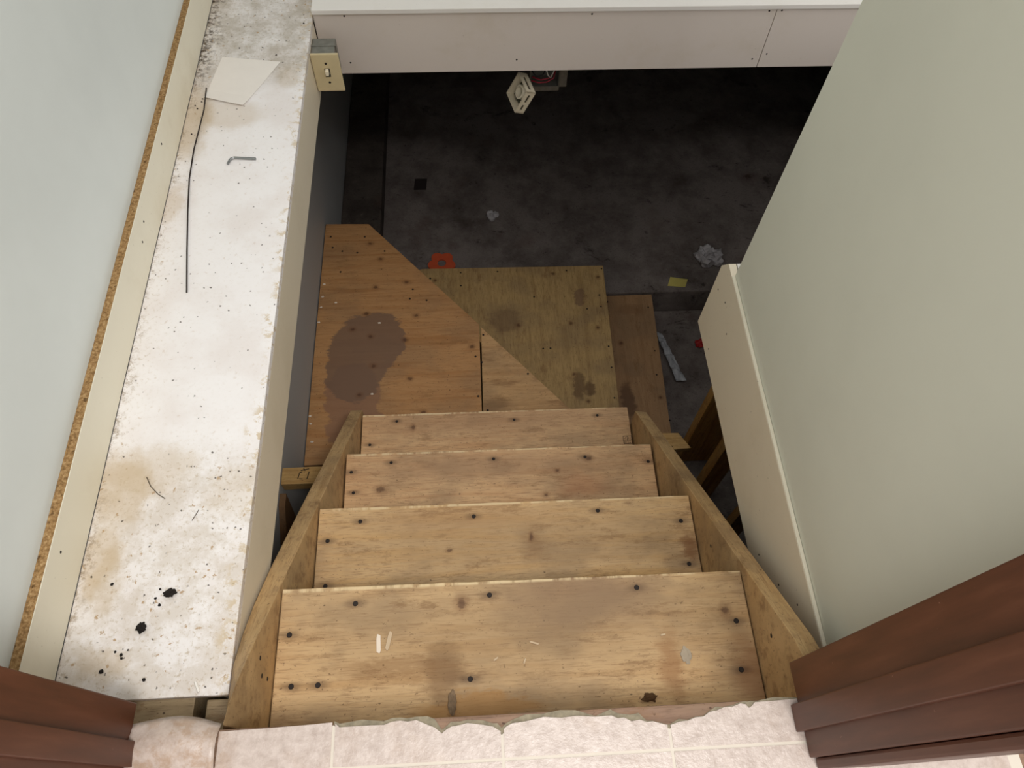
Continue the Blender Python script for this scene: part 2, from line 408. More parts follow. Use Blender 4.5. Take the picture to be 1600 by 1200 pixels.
# ------------------------------------------------------------------ STRUCTURE
wl = struct(bx('wall_left', (-0.83, -0.718, 0.146, 2.6, -0.15, 2.40), MINT), 'pale mint painted wall left of the stairwell')
wr = struct(bx('wall_right', (0.568, 0.67, 0.150, 0.970, -0.140, 2.40), SAGE), 'sage green painted wall right of the stairwell')
struct(bx('wall_back', (-0.83, 2.4, 2.60, 2.70, -0.125, 2.40), MINT), 'wall beyond the stairwell opening')
bb = struct(bx('baseboard_left', (-0.7175, -0.7012, 0.150, 2.59, -0.149, -0.048), PARTICLE), 'cream faced baseboard with raw particleboard top edge')
bx('front_laminate', (-0.7011, -0.6995, 0.150, 2.59, -0.149, -0.047), CREAM, bb, 0.0004, 1)
for (y, z) in ((1.113, -.081), (1.069, -.095), (.395, -.077), (1.339, -.076)):
    nail(bb, (-0.6995, y, z), 0.0028, NAILHOLE, 'screw', axis='x')

# left basement wall, floors and ceiling of the basement
struct(bx('wall_basement_left', (-0.83, -0.61, -1.6, 5.6, -1.76, -0.170), BWALL), 'grey painted basement wall beneath the ledge')
struct(bx('wall_basement_back', (-0.61, 4.0, 5.5, 5.6, -1.76, -0.32), CONC2))
struct(bx('wall_basement_right', (3.9, 4.0, -1.6, 5.5, -1.76, -0.32), CONC2))
struct(bx('wall_basement_front', (-0.61, 3.9, -1.6, -1.5, -1.76, -0.32), CONC2))
struct(bx('floor_basement', (-0.83, 4.0, -1.6, 5.6, -1.86, -1.76), CONC), 'dark stained concrete basement floor at the foot of the steps')
bm = bmesh.new(); bmesh.ops.create_grid(bm, x_segments=60, y_segments=60, size=0.5)
bench = bmesh.new(); box(bench, -0.61, 3.9, 1.99, 5.5, -1.759, -1.60)
bm.free()
struct(finish('floor_bench', bench, CONC, None, 0.008), 'raised dark concrete slab with grime beyond the plywood steps')
struct(bx('floor_footing', (-0.609, -0.425, 2.12, 5.49, -1.599, -1.50), CONC2, None, 0.01), 'concrete footing strip along the basement wall')
ce = bmesh.new()
box(ce, -0.61, 4.0, 1.925, 5.6, -0.32, -0.172)
box(ce, 0.606, 4.0, -1.6, 1.02, -0.40, -0.145)
box(ce, 1.42, 4.0, 1.02, 1.925, -0.40, -0.145)
struct(finish('ceiling_basement', ce, CONC2), 'underside of the floor above the basement')

# header across the far side of the opening
hd = thing('trim_1', 'white header board across the far side of the stairwell', 'trim', (0.4, 1.91, -0.335))
del hd['category']; hd['kind'] = 'structure'
h1 = bx('header_panel', (-0.418, 0.8765, 1.900, 1.918, -0.335, -0.1385), HEADERW, hd, 0.0012)
bm = bmesh.new(); 
h2 = bx('header_panel', (0.8785, 1.42, 1.900, 1.918, -0.335, -0.1385), HEADERW, hd, 0.0012)
bx('header_cap', (-0.418, 2.3, 1.888, 2.59, -0.138, -0.124), CAPW, hd, 0.002)
for (x, z) in ((-.333, -.150), (-.340, -.298), (.353, -.153), (.146, -.296), (.856, -.150), (.892, -.149), (.855, -.306), (.894, -.289)):
    nail(hd, (x, 1.9, z), 0.0032, NAILHOLE, 'screw', axis='y')

# fascia on the right side of the opening
fr = thing('trim_2', 'cream fascia board below the sage wall', 'trim', (0.57, 0.6, -0.4))
del fr['category']; fr['kind'] = 'structure'
def yz_prism(name, pts, x0, x1, mat, parent, bevel=0.001):
    bm = bmesh.new()
    a = [bm.verts.new((x0, y, z)) for y, z in pts]; b = [bm.verts.new((x1, y, z)) for y, z in pts]
    n = len(pts); bm.faces.new(a); bm.faces.new(b[::-1])
    for i in range(n): bm.faces.new((a[i], b[i], b[(i + 1) % n], a[(i + 1) % n]))
    return finish(name, bm, mat, parent, bevel)
fo = yz_prism('fascia_board', ((0.155, -0.385), (0.155, -0.141), (1.003, -0.141), (1.030, -0.180), (1.030, -0.405)), 0.560, 0.5765, FASCIA, fr)
yz_prism('fascia_edge', ((0.155, -0.1412), (0.155, -0.1385), (0.968, -0.1385), (0.968, -0.1412)), 0.5605, 0.5672, PARTICLE if False else CREAM, fr, 0.0008)
yz_prism('backing_board', ((0.155, -0.385), (0.155, -0.141), (1.003, -0.141), (1.030, -0.180), (1.030, -0.405)), 0.579, 0.6045, CAPW, fr)
for (y, z) in ((1.0, -.23), (.947, -.208), (.885, -.242), (.926, -.371), (.408, -.334), (.33, -.267), (.278, -.202)):
    nail(fr, (0.560, y, z), 0.0025, NAILHOLE, 'screw', axis='-x')

# upper floor: subfloor, grout bed and vinyl tiles with the torn edge
fl = struct(bx('floor', (-0.75, 0.75, -1.6, 0.106, -0.26, -0.0035), SUBFLOOR, None, 0.003), 'kitchen subfloor under pale vinyl at the top of the stairs')
EDGE = [(-0.377, 0.103), (-0.309, 0.104), (-0.25, 0.1055), (-0.219, 0.107), (-0.211, 0.100), (-0.180, 0.1005), (-0.149, 0.1), (-0.138, 0.1035), (-0.127, 0.1045), (-0.116, 0.1025), (-0.104, 0.104), (-0.088, 0.097), (-0.078, 0.093), (-0.068, 0.085), (-0.061, 0.090), (-0.055, 0.093),
        (-0.042, 0.0945), (-0.032, 0.0965), (-0.010, 0.093), (0.004, 0.090), (0.010, 0.086), (0.016, 0.083), (0.022, 0.089), (0.031, 0.093), (0.05, 0.0945), (0.076, 0.099), (0.10, 0.0965), (0.122, 0.098), (0.15, 0.0955), (0.172, 0.096), (0.181, 0.092), (0.19, 0.0925), (0.20, 0.087), (0.212, 0.0885), (0.222, 0.085), (0.23, 0.0855), (0.253, 0.079),
        (0.268, 0.083), (0.281, 0.084), (0.292, 0.0875), (0.304, 0.088), (0.313, 0.0935), (0.324, 0.095), (0.335, 0.0985), (0.348, 0.099), (0.360, 0.1025), (0.367, 0.101), (0.371, 0.096), (0.376, 0.0985), (0.381, 0.103), (0.41, 0.1035), (0.448, 0.105)]
def edge_y(x):
    for (a, ya), (b, yb) in zip(EDGE, EDGE[1:]):
        if a <= x <= b: return ya + (yb - ya) * (x - a) / (b - a)
    return EDGE[0][1] if x < EDGE[0][0] else EDGE[-1][1]
# pale grout bed follows the torn edge a little behind it
gp = [(-0.74, -1.55), (0.74, -1.55), (0.74, 0.02), (0.448, 0.05)] + [(x, y - 0.004) for x, y in EDGE[::-1]] + [(-0.377, 0.05), (-0.74, 0.05)]
pr('grout_bed', gp, -0.0034, -0.0012, GROUT, fl)
# ragged grey backing left along the tear
bk = [(x, y - 0.010) for x, y in EDGE[3:]]
tp = [(x, min(0.1085, y + (0.0010 if x > .14 else 0.0045) + 0.018 * max(0, mnoise.noise(Vector((x * 70, 3.3, 0)))))) for x, y in EDGE[3:]]
pr('torn_backing', bk + tp[::-1], -0.0034, -0.0022, BACKING, fl)
cols = [-0.74, -0.691, -0.455, -0.219, 0.0165, 0.2525, 0.4885, 0.7245]
rows = [0.048 - 0.236 * k for k in range(6)]
G = 0.0022
for i in range(len(cols) - 1):
    x0, x1 = cols[i] + G, cols[i + 1] - G
    if x1 - x0 < 0.08: continue
    if x1 > -0.377 and x0 < 0.46:
        a, b = max(x0, -0.377), min(x1, 0.448)
        top = [(a, edge_y(a))] + [(x, y) for x, y in EDGE if a + 0.002 < x < b - 0.002] + [(b, edge_y(b))]
        pr('vinyl_tile', [(a, rows[0] + G), (b, rows[0] + G)] + top[::-1], -0.0012, 0.0, VINYL, fl)
    for k in range(len(rows) - 1):
        pr('vinyl_tile', [(x0, rows[k + 1] + G), (x1, rows[k + 1] + G), (x1, rows[k] - G), (x0, rows[k] - G)], -0.0012, 0.0, VINYL, fl)
# the flap of vinyl that curls up over the left corner
bm = bmesh.new(); NU, NV = 16, 10; grid = []
for iu in range(NU + 1):
    u = iu / NU; row = []
    x = -0.500 + u * 0.1222
    yend = 0.118 + 0.012 * math.sin(math.pi * min(1, u * 1.02)) * (0.6 + 0.5 * u) - 0.004 * u
    for iv in range(NV + 1):
        v = iv / NV
        y = 0.046 + (yend - 0.046) * v
        z = 0.0006 + 0.016 * math.sin(math.pi * min(1.0, v * 0.9 + .02)) ** 1.5 * (0.35 + 0.65 * math.sin(math.pi * min(1, u + 0.12) * 0.9)) - 0.010 * max(0, v - 0.75) / 0.25 * u
        row.append(bm.verts.new((x, y, z)))
    grid.append(row)
for iu in range(NU):
    for iv in range(NV): bm.faces.new((grid[iu][iv], grid[iu + 1][iv], grid[iu + 1][iv + 1], grid[iu][iv + 1]))
bm.normal_update(); bmesh.ops.solidify(bm, geom=bm.faces[:], thickness=0.0012)
fp = finish('vinyl_flap', bm, VINYL, fl, smooth=True); fp['label'] = 'curled dirty flap of vinyl'

# door frame: two brown jambs with stops, and the head far above
def jamb(name, s, xf, label):
    r = thing(name, label, 'door frame', (xf, 0.08, 0)); del r['category']; r['kind'] = 'structure'
    X = lambda a, b: (min(xf + s * a, xf + s * b), max(xf + s * a, xf + s * b))
    ya, yb, yc, yd, ye = (0.154, 0.097, 0.061, 0.028, 0.013) if s > 0 else (0.146, 0.096, 0.064, 0.030, 0.013)
    def b(nm, a0, a1, y0, y1, bev=0.002):
        x0, x1 = X(a0, a1); bx(nm, (x0, x1, y0, y1, 0.001, 1.998), BROWN, r, bev)
    b('jamb_board', 0.0, 0.20, yd, ya)
    b('door_stop', -0.011, -0.0003, yc, yb, 0.0015)
    b('casing', 0.007, 0.11, ye, yd - 0.0003, 0.004)
    return r
jamb('door_1', 1, 0.4425, 'brown painted door jamb at the right of the doorway')
jamb('door_2', -1, -0.4965, 'brown painted door jamb at the left of the doorway')
struct(bx('trim_3', (-0.72, 0.66, 0.013, 0.150, 2.000, 2.42), BROWN), 'brown door head above the doorway')

# ------------------------------------------------------------------ ledge on the left
lg = thing('ledge', 'long white painted ledge with chipped dirty paint left of the stairs', 'ledge', (-0.56, 1.0, -0.31))
bx('top_board', (-0.6992, -0.4195, 0.170, 2.59, -0.168, -0.150), LEDGE, lg, 0.0018)
fb = bx('fascia_board', (-0.438, -0.4200, 0.172, 1.898, -0.313, -0.1685), FASCIA, lg, 0.0015)
SUP = wood('dirty_support_wood', srgb(176, 156, 122), srgb(156, 136, 104), srgb(104, 84, 58), 'x', seed=13.3, grime=0.6)
bx('support_block', (-0.60, -0.480, 0.108, 0.24, -0.40, -0.174), SUP, lg, 0.002)
bx('support_block', (-0.462, -0.4160, 0.108, 0.168, -0.40, -0.180), SUP, lg, 0.002)

# ------------------------------------------------------------------ staircase
sc = thing('staircase', 'steep wooden staircase of four worn treads between two stringers', 'staircase', (0.055, 0.6, -1.224))
NOSE = [(0.357, -0.243), (0.600, -0.487), (0.855, -0.755), (1.090, -0.979)]
TM = [T1, T2, T3, T4]
GAPS = [(0.0022, 0.0022), (0.003, 0.003), (0.005, 0.006), (0.004, 0.006)]
for i, (ny, nz) in enumerate(NOSE):
    g0, g1 = GAPS[i]
    y0 = 0.112 if i == 0 else ny - 0.262
    bm = bmesh.new()
    x0, x1 = -0.376 + g0, 0.485 - g1
    tilt = 0.0045                                   # the nose runs a touch askew
    n = 40
    top = []
    for k in range(n + 1):
        x = x0 + (x1 - x0) * k / n
        top.append((x, ny + tilt * (0.5 - k / n) + 0.0013 * mnoise.noise(Vector((x * 22, i * 5.1, 0)))))
    prism(bm, [(x0, y0), (x1, y0)] + top[::-1], nz - 0.038, nz)
    t = finish('tread', bm, TM[i], sc, 0.0022)
    if i == 3:                                      # printed grade stamp, too worn to read
        sx0, sy0, sx1, sy1 = .452, .957, .478, .984
        ln_s = [((sx0, sy0), (sx1, sy0)), ((sx1, sy0), (sx1, sy1)), ((sx1, sy1), (sx0, sy1)), ((sx0, sy1), (sx0, sy0)), ((.465, .957), (.465, .984)), ((sx0, .970), (sx1, .970)),
                ((.455, .960), (.455, .967)), ((.459, .961), (.459, .967)), ((.469, .961), (.474, .961)), ((.469, .966), (.474, .966)), ((.456, .975), (.461, .980)), ((.469, .974), (.469, .980)), ((.474, .974), (.474, .980))]
        strokes(t, ln_s, nz + .00005, .0007, PENCIL, 'grade_stamp')
    for (x, y) in NAILS[i]:
        nail(t, (x, y, nz + 0.0004), 0.0052 if i < 2 else 0.0048, NAIL)

def stringer(inner, s, prof_in, prof_out, low):
    """loft along y: inner and outer top heights, underside cut at low"""
    bm = bmesh.new(); secs = []
    for (y, zi), (_, zo) in zip(prof_in, prof_out):
        zb = max(low, -0.31 - 1.004 * (y - 0.112))
        xi, xo = inner, inner + s * 0.038
        secs.append([bm.verts.new(p) for p in ((xi, y, zi), (xo, y, zo), (xo, y, zb), (xi, y, zb))])
    for A, B in zip(secs, secs[1:]):
        for k in range(4): bm.faces.new((A[k], A[(k + 1) % 4], B[(k + 1) % 4], B[k]))
    bm.faces.new(secs[0]); bm.faces.new(secs[-1][::-1])
    return finish('stringer', bm, STR, sc, 0.0025)
ln = lambda y: 0.130 - 1.004 * y
ys = [0.112, 0.14, 0.169, 0.214, 0.27, 0.329, 0.42, 0.6, 0.8, 1.0, 1.118]
zi = [-0.008, -0.022, -0.042] + [ln(y) for y in ys[3:]]
zo = [-0.128, -0.134, -0.138, -0.140, -0.172, ln(0.329) - 0.014, ln(.42) - .004] + [ln(y) for y in ys[7:]]
ls = stringer(-0.376, -1, list(zip(ys, zi)), list(zip(ys, zo)), -1.222)
ys2 = [0.112, 0.2, 0.4, 0.6, 0.8, 0.95, 1.035]
z2 = [-0.008] + [ln(y) + 0.004 for y in ys2[1:]]
rs = stringer(0.485, 1, list(zip(ys2, z2)), [(y, z - 0.012) for y, z in zip(ys2, z2)], -1.222)
for (y, z) in ((.20, -.175), (.225, -.155), (.20, -.21)):
    nail(ls, (-0.376, y, z), 0.0045, NAIL, axis='x')
for (y, z) in ((.22, -.16), (.45, -.40)):
    nail(rs, (0.485, y, z), 0.0045, NAIL, axis='-x')

# ------------------------------------------------------------------ winder platform at the turn
wd = thing('winder_platform', 'plywood winder step with a dark water stain at the turn', 'step', (-0.2, 1.5, -1.60))
main = pr('plywood_panel', [(-0.606, 1.033), (0.0085, 1.033), (0.0105, 1.590), (-0.430, 2.105), (-0.606, 2.110)], -1.243, -1.224, W5, wd, 0.0012)
off = pr('plywood_panel', [(0.0125, 1.120), (0.414, 1.120), (0.325, 1.215), (0.018, 1.577)], -1.243, -1.2245, W5B, wd, 0.0012)
off['label'] = 'paler triangular plywood offcut'
for (x, y) in ((-.581, 2.042), (-.443, 2.037), (-.531, 1.860), (-.176, 1.816), (-.244, 1.765), (-.007, 1.447), (-.002, 1.278), (-.570, 1.985), (-.470, 1.955), (-.53, 1.965), (-.36, 1.96), (-.19, 1.71), (-.255, 1.72)):
    nail(main, (x, y, -1.2237), 0.0045, NAIL)
for (x, y) in ((.025, 1.542), (.016, 1.421), (.184, 1.365), (.03, 1.22)):
    nail(off, (x, y, -1.2242), 0.0045, NAIL)
# riser under the diagonal edge and rim joist, down to the slab
def wall_strip(name, p, q, th, z0, z1, mat, parent):
    d = (Vector(q) - Vector(p)).normalized(); n = Vector((-d.y, d.x)) * th
    pts = [p, q, tuple(Vector(q) + n), tuple(Vector(p) + n)]
    return pr(name, pts, z0, z1, mat, parent, 0.001)
wall_strip('riser', (-0.425, 2.07), (0.30, 1.215), -0.02, -1.4295, -1.2435, FRAME, wd)
nb = bx('nailer', (-0.6095, -0.4142, 0.869, 0.9235, -1.030, -0.985), FRAME, sc, 0.002)
nb['label'] = 'short pencil-marked nailer block'
strokes(nb, [((-.560, .885), (-.556, .905)), ((-.556, .905), (-.548, .907)), ((-.556, .885), (-.545, .884)), ((-.532, .884), (-.527, .908)), ((-.553, .912), (-.528, .917)), ((-.545, .919), (-.540, .911))], -.9852, .0014, PENCIL, 'pencil_mark')
bm = bmesh.new()
for q in ((-.6095, -.590),):
    a = [bm.verts.new((q[0], y, z)) for y, z in ((.80, -.985), (.84, -.985), (.80, -1.20), (.70, -1.05))]
    b = [bm.verts.new((q[1], v.co.y, v.co.z)) for v in a]
    bm.faces.new(a); bm.faces.new(b[::-1])
    for k in range(4): bm.faces.new((a[k], b[k], b[(k + 1) % 4], a[(k + 1) % 4]))
finish('brace', bm, DARKW, sc, 0.002)

# ------------------------------------------------------------------ the two lower steps, turning right
s6 = thing('plywood_step', 'square yellowish plywood step right of the winder', 'step', (0.2, 1.6, -1.76))
p6 = pr('plywood_panel', [(-0.30, 1.10), (0.545, 1.10), (0.549, 1.313), (0.5630, 2.017), (-0.225, 2.026), (-0.30, 2.0)], -1.449, -1.430, W6, s6, 0.0012)
for (x, y) in ((.555, 2.0), (.40, 1.995), (.10, 2.0), (.47, 1.79), (.53, 1.80), (.53, 1.86), (.54, 1.60), (.30, 1.60), (.27, 1.60), (.54, 1.5), (-.06, 2.0), (-.06, 1.93), (.535, 1.36), (.25, 1.86)):
    nail(p6, (x, y, -1.4296), 0.0042, NAIL)
wall_strip('riser', (0.530, 1.10), (0.545, 1.985), 0.02, -1.6045, -1.4495, FRAME, s6)
bx('joist', (-0.29, 0.50, 1.93, 1.968, -1.58, -1.4495), FRAME, s6)
bx('leg', (0.44, 0.50, 1.16, 1.20, -1.759, -1.4495), FRAME, s6)
s7 = thing('bottom_step', 'narrow dull brown plywood step lowest before the concrete', 'step', (0.68, 1.65, -1.76))
p7 = pr('plywood_panel', [(0.52, 1.10), (0.783, 1.10), (0.788, 1.301), (0.807, 1.984), (0.53, 1.984)], -1.629, -1.610, W7, s7, 0.0012)
for (x, y) in ((.782, 1.913), (.778, 1.681), (.768, 1.56), (.79, 1.34), (.60, 1.95)):
    nail(p7, (x, y, -1.6096), 0.0042, NAIL)
wall_strip('riser', (0.768, 1.10), (0.790, 1.98), 0.02, -1.7595, -1.6295, FRAME, s7)
bx('leg', (0.55, 0.61, 1.14, 1.18, -1.759, -1.6295), FRAME, s7)

# ------------------------------------------------------------------ posts beneath the right-hand floor
def post(name, x0, x1, y0, y1, mat, label, z1=-0.405):
    return tag(bx(name, (x0, x1, y0, y1, -1.7595, z1), mat, None, 0.003), label, 'post')
post('wooden_post', 0.835, 0.985, 1.216, 1.256, POSTW, 'golden lumber post lit along its edge beside the bottom step', -0.15)
post('wooden_post', 0.868, 0.940, 1.045, 1.093, POSTW, 'dark lumber post partly hidden behind the cream fascia', -0.15)
post('wooden_post', 0.930, 1.00, 0.855, 0.893, POSTW, 'lumber post nearest the doorway between right stringer and fascia')
oc = tag(pr('ledger_block', [(0.524, 1.02), (0.681, 1.028), (0.731, 1.031), (0.696, 1.091), (0.524, 1.095)], -1.222, -1.200, FRAME, None, 0.0015),
         'small plywood block sticking out beside the right stringer foot', 'wood block')
oc.name = 'ledger_block'

# ------------------------------------------------------------------ light switch on the ledge fascia
IVORY = plain('ivory_plastic', srgb(214, 198, 158), 0.4, var=0.05)
IVORYL = plain('pale_toggle_plastic', srgb(240, 230, 205), 0.35, var=0.03)
STEEL = plain('galvanised_steel', srgb(150, 148, 140), 0.45, 0.75, var=0.2, scale=60)
BLACK = plain('black_gap', srgb(20, 18, 16), 0.8)
sw = thing('light_switch', 'ivory light switch on a metal box at the ledge corner', 'light switch', (-0.38, 1.80, -0.28))
bx('wall_plate', (-0.4190, -0.3440, 1.757, 1.763, -0.280, -0.162), IVORY, sw, 0.0022)
mb = bx('metal_box', (-0.4195, -0.3560, 1.7635, 1.835, -0.262, -0.170), STEEL, sw, 0.003)
bx('box_flange', (-0.4198, -0.3535, 1.800, 1.806, -0.235, -0.168), STEEL, mb, 0.001)
bx('toggle', (-0.3860, -0.3770, 1.744, 1.7565, -0.221, -0.207), IVORYL, sw, 0.0015)
bx('toggle_slot', (-0.3885, -0.3745, 1.7562, 1.7569, -0.2325, -0.206), BLACK, sw)
for z in (-0.191, -0.251):
    nail(sw, (-0.3815, 1.7565, z), 0.0036, NAILHOLE, 'screw', axis='y')

# ------------------------------------------------------------------ open plastic base hanging below the header
WHITEP = plain('aged_white_plastic', srgb(226, 214, 188), 0.4, var=0.06)
DUSK = plain('dark_circuit_plate', srgb(74, 74, 58), 0.6, var=0.25, scale=90)
ab = thing('alarm_base', 'open white plastic fixture base with round ring hanging below header', 'fixture', (0.13, 1.95, -0.50))
B0 = Vector((0.1215, 1.97, -0.4707))
U = Vector((-0.0368, -0.0018, -0.0769)); V = Vector((0.0225, -0.0814, -0.0092))
Lu = U.length; U.normalize(); V = (V - U * V.dot(U)).normalized(); Nf = U.cross(V).normalized()
if Nf.x > 0: Nf = -Nf                               # the open front looks to the left
FR = Matrix((U, V, -Nf)).transposed().to_4x4(); FR.translation = B0 - U * Lu
def lbox(name, a0, a1, b0, b1, c0, c1, mat, parent, bev=0.0008):
    bm = bmesh.new(); box(bm, a0, a1, b0, b1, c0, c1); bmesh.ops.transform(bm, matrix=FR, verts=bm.verts)
    return finish(name, bm, mat, parent, bev, 1)
L = Lu; D = 0.032; T = 0.004
lbox('back_plate', T, L - T, T, L - T, D - 0.006, D - 0.001, DUSK, ab)
def slotted(name, along, slots):
    bm = bmesh.new()
    def seg(s0, s1, c0, c1):
        if along == 'v0': box(bm, 0, T, s0, s1, c0, c1)
        elif along == 'v1': box(bm, L - T, L, s0, s1, c0, c1)
        elif along == 'u0': box(bm, s0, s1, 0, T, c0, c1)
        else: box(bm, s0, s1, L - T, L, c0, c1)
    seg(0, L, 0, 0.011); seg(0, L, 0.020, D)
    p = 0.0
    for a, b in slots + [(L, L)]:
        seg(p, a, 0.011, 0.020); p = b
    bmesh.ops.transform(bm, matrix=FR, verts=bm.verts)
    return finish(name, bm, WHITEP, ab)
slotted('side_wall', 'v0', [(0.014, L - 0.012)])
slotted('side_wall', 'u1', [(0.012, 0.043), (0.052, L - 0.010)])
slotted('side_wall', 'v1', []); slotted('side_wall', 'u0', [])
bm = bmesh.new(); cu, cv = L * 0.44, L * 0.52; ring = []
for k in range(28):
    a = 2 * math.pi * k / 28; q = []
    for (r, c) in ((0.0165, 0.006), (0.0215, 0.006), (0.0215, D - 0.006), (0.0165, D - 0.006)):
        q.append(bm.verts.new((cu + r * math.cos(a), cv + r * math.sin(a), c)))
    ring.append(q)
for k in range(28):
    A, B = ring[k], ring[(k + 1) % 28]
    for j in range(4): bm.faces.new((A[j], A[(j + 1) % 4], B[(j + 1) % 4], B[j]))
bmesh.ops.transform(bm, matrix=FR, verts=bm.verts)
finish('ring', bm, IVORYL, ab)

jb = thing('junction_box', 'open metal junction box with red wires under the header', 'junction box', (0.25, 2.0, -0.45))
bm = bmesh.new()
box(bm, 0.195, 0.288, 2.035, 2.037, -0.458, -0.322); box(bm, 0.195, 0.197, 1.965, 2.035, -0.458, -0.322)
box(bm, 0.286, 0.288, 1.965, 2.035, -0.458, -0.322); box(bm, 0.195, 0.288, 1.965, 2.037, -0.460, -0.458)
finish('metal_box', bm, STEEL, jb)
bx('bracket', (0.289, 0.312, 1.966, 1.969, -0.448, -0.33), STEEL, jb, 0.001)
bx('front_lip', (0.197, 0.286, 1.962, 1.9645, -0.459, -0.443), STEEL, jb, 0.0006)
REDW = plain('red_wire', srgb(150, 24, 44), 0.45); WHTW = plain('white_wire', srgb(200, 196, 188), 0.45); BLKW = plain('black_wire', srgb(26, 22, 22), 0.5)
for mat, pts in ((REDW, [(.20, 1.975, -.430), (.225, 1.972, -.436), (.25, 1.97, -.432), (.27, 1.975, -.422), (.28, 2.0, -.40)]),
                 (REDW, [(.203, 1.98, -.42), (.23, 1.975, -.428), (.255, 1.972, -.42), (.272, 1.98, -.405)]),
                 (WHTW, [(.245, 1.976, -.39), (.252, 1.972, -.41), (.26, 1.972, -.418), (.27, 1.978, -.40), (.275, 1.99, -.38)]),
                 (BLKW, [(.20, 1.985, -.40), (.215, 1.975, -.415), (.235, 1.975, -.41), (.25, 1.99, -.39)])):
    bm = bmesh.new(); tube(bm, pts, 0.0021, 7); finish('wire', bm, mat, jb, smooth=True)

# ------------------------------------------------------------------ things lying on the ledge
PAPER = plain('white_paper', srgb(240, 234, 226), 0.8, var=0.02)
def sheet(name, pts, z, mat, label, cat, lift=0.003, th=0.0004, nu=10, curl=None, freq=14):
    """a thin sheet over a quad outline, slightly warped"""
    a, b, c, d = [Vector((p[0], p[1], 0)) for p in pts]
    bm = bmesh.new(); g = []
    for i in range(nu + 1):
        u = i / nu; r = []
        for j in range(nu + 1):
            v = j / nu
            p = (a * (1 - u) + b * u) * (1 - v) + (d * (1 - u) + c * u) * v
            h = z + 0.0006 + lift * (0.5 + 0.5 * mnoise.noise(Vector((p.x * freq, p.y * freq, len(label)))))
            if curl: h += curl(u, v)
            r.append(bm.verts.new((p.x, p.y, h)))
        g.append(r)
    for i in range(nu):
        for j in range(nu): bm.faces.new((g[i][j], g[i + 1][j], g[i + 1][j + 1], g[i][j + 1]))
    bm.normal_update(); bmesh.ops.solidify(bm, geom=bm.faces[:], thickness=-th)
    return tag(finish(name, bm, mat, None), label, cat)
sheet('paper_sheet', [(-.640, 1.735), (-.487, 1.712), (-.563, 1.545), (-.663, 1.577)], -0.150, PAPER,
      'blank white sheet of paper lying on the far ledge', 'paper', 0.0015, curl=lambda u, v: 0.004 * max(0, v - .8) / .2)
BLKC = plain('black_rod', srgb(40, 30, 26), 0.5)
bm = bmesh.new(); tube(bm, [(-.662, 1.611, -.1455), (-.655, 1.528, -.143), (-.661, 1.396, -.1475), (-.657, 1.302, -.1478), (-.645, 1.203, -.1478), (-.629, 1.091, -.1478), (-.611, .973, -.1478)], 0.0017, 8)
tag(finish('wire', bm, BLKC, None, smooth=True), 'thin dark bent wire lying along the white ledge', 'wire')
KEY = plain('hex_key_steel', srgb(156, 158, 158), 0.35, 0.85)
bm = bmesh.new(); tube(bm, [(-.574, 1.345, -.1465), (-.5715, 1.356, -.1465), (-.568, 1.3625, -.1465), (-.561, 1.365, -.1465), (-.510, 1.360, -.1465)], 0.0031, 6)
tag(finish('hex_key', bm, KEY), 'small grey steel hex key on the white ledge', 'hex key')

def lump(name, p, r, mat, label, cat, sq=(1, 1, .6), seed=0.0, sub=3, amp=.55, group=None):
    bm = bmesh.new(); bmesh.ops.create_icosphere(bm, subdivisions=sub, radius=1)
    for v in bm.verts:
        k = 1 + amp * mnoise.noise(v.co * 1.7 + Vector((seed, seed * 2.1, 0))) + amp * .5 * mnoise.noise(v.co * 4.1 + Vector((seed, 0, 3)))
        v.co = Vector((v.co.x * sq[0], v.co.y * sq[1], v.co.z * sq[2])) * k * r
    lo = min(v.co.z for v in bm.verts)
    for v in bm.verts: v.co += Vector((p[0], p[1], p[2] - lo))
    return tag(finish(name, bm, mat), label, cat, group)
DIRT = plain('black_dirt', srgb(34, 28, 24), 0.95, var=.3)
lump('dirt_clod', (-.537, .337, -.150), .0085, DIRT, 'black dirt clod on the ledge, the one farther from the doorway', 'dirt', (1.15, .8, .6), 1.3)
lump('dirt_clod', (-.575, .281, -.150), .0080, DIRT, 'black dirt clod on the ledge, the one nearer the doorway', 'dirt', (.9, 1.1, .6), 4.4)
for i, (x, y, r) in enumerate(((-.627, .215, .0042), (-.601, .240, .003), (-.600, .234, .0026), (-.553, .318, .0028), (-.562, .33, .0024), (-.557, .345, .0022), (-.640, .357, .0032), (-.612, .245, .0022), (-.557, .199, .0034), (-.592, .247, .002))):
    lump('dirt_crumb', (x, y, -.150), r, DIRT, 'tiny black dirt crumb scattered on the near ledge', 'dirt', (1, 1, .6), i * 2.7, 1, group='black crumbs scattered on the near ledge')
for i, (x, y, r) in enumerate(((-.667, 1.575, .0022), (-.668, 1.565, .002), (-.682, 1.55, .002), (-.675, 1.54, .002), (-.66, 1.60, .0018), (-.50, 1.735, .0022), (-.60, 1.77, .002), (-.54, 1.77, .002), (-.44, 1.87, .0022), (-.675, 1.45, .002))):
    lump('dirt_crumb', (x, y, -.150 + (.003 if i == 5 else 0)), r, DIRT, 'tiny black dirt crumb scattered near the paper sheet', 'dirt', (1.2, .9, .6), i * 1.9, 1, group='black crumbs scattered near the paper')
BR = plain('dark_bristle', srgb(84, 70, 54), .8)
bm = bmesh.new(); tube(bm, [(-0.618, 0.554, -.1488), (-0.607, 0.535, -.1488), (-0.591, 0.519, -.1488), (-0.577, 0.510, -.1488)], 0.0008, 6)
tag(finish('bristle', bm, BR, None, smooth=True), 'curved dark bristle on the ledge by the tan water mark', 'bristle')
bm = bmesh.new(); tube(bm, [(-0.513, 0.486, -.1488), (-0.517, 0.477, -.1488), (-0.522, 0.466, -.1488)], 0.0007, 6)
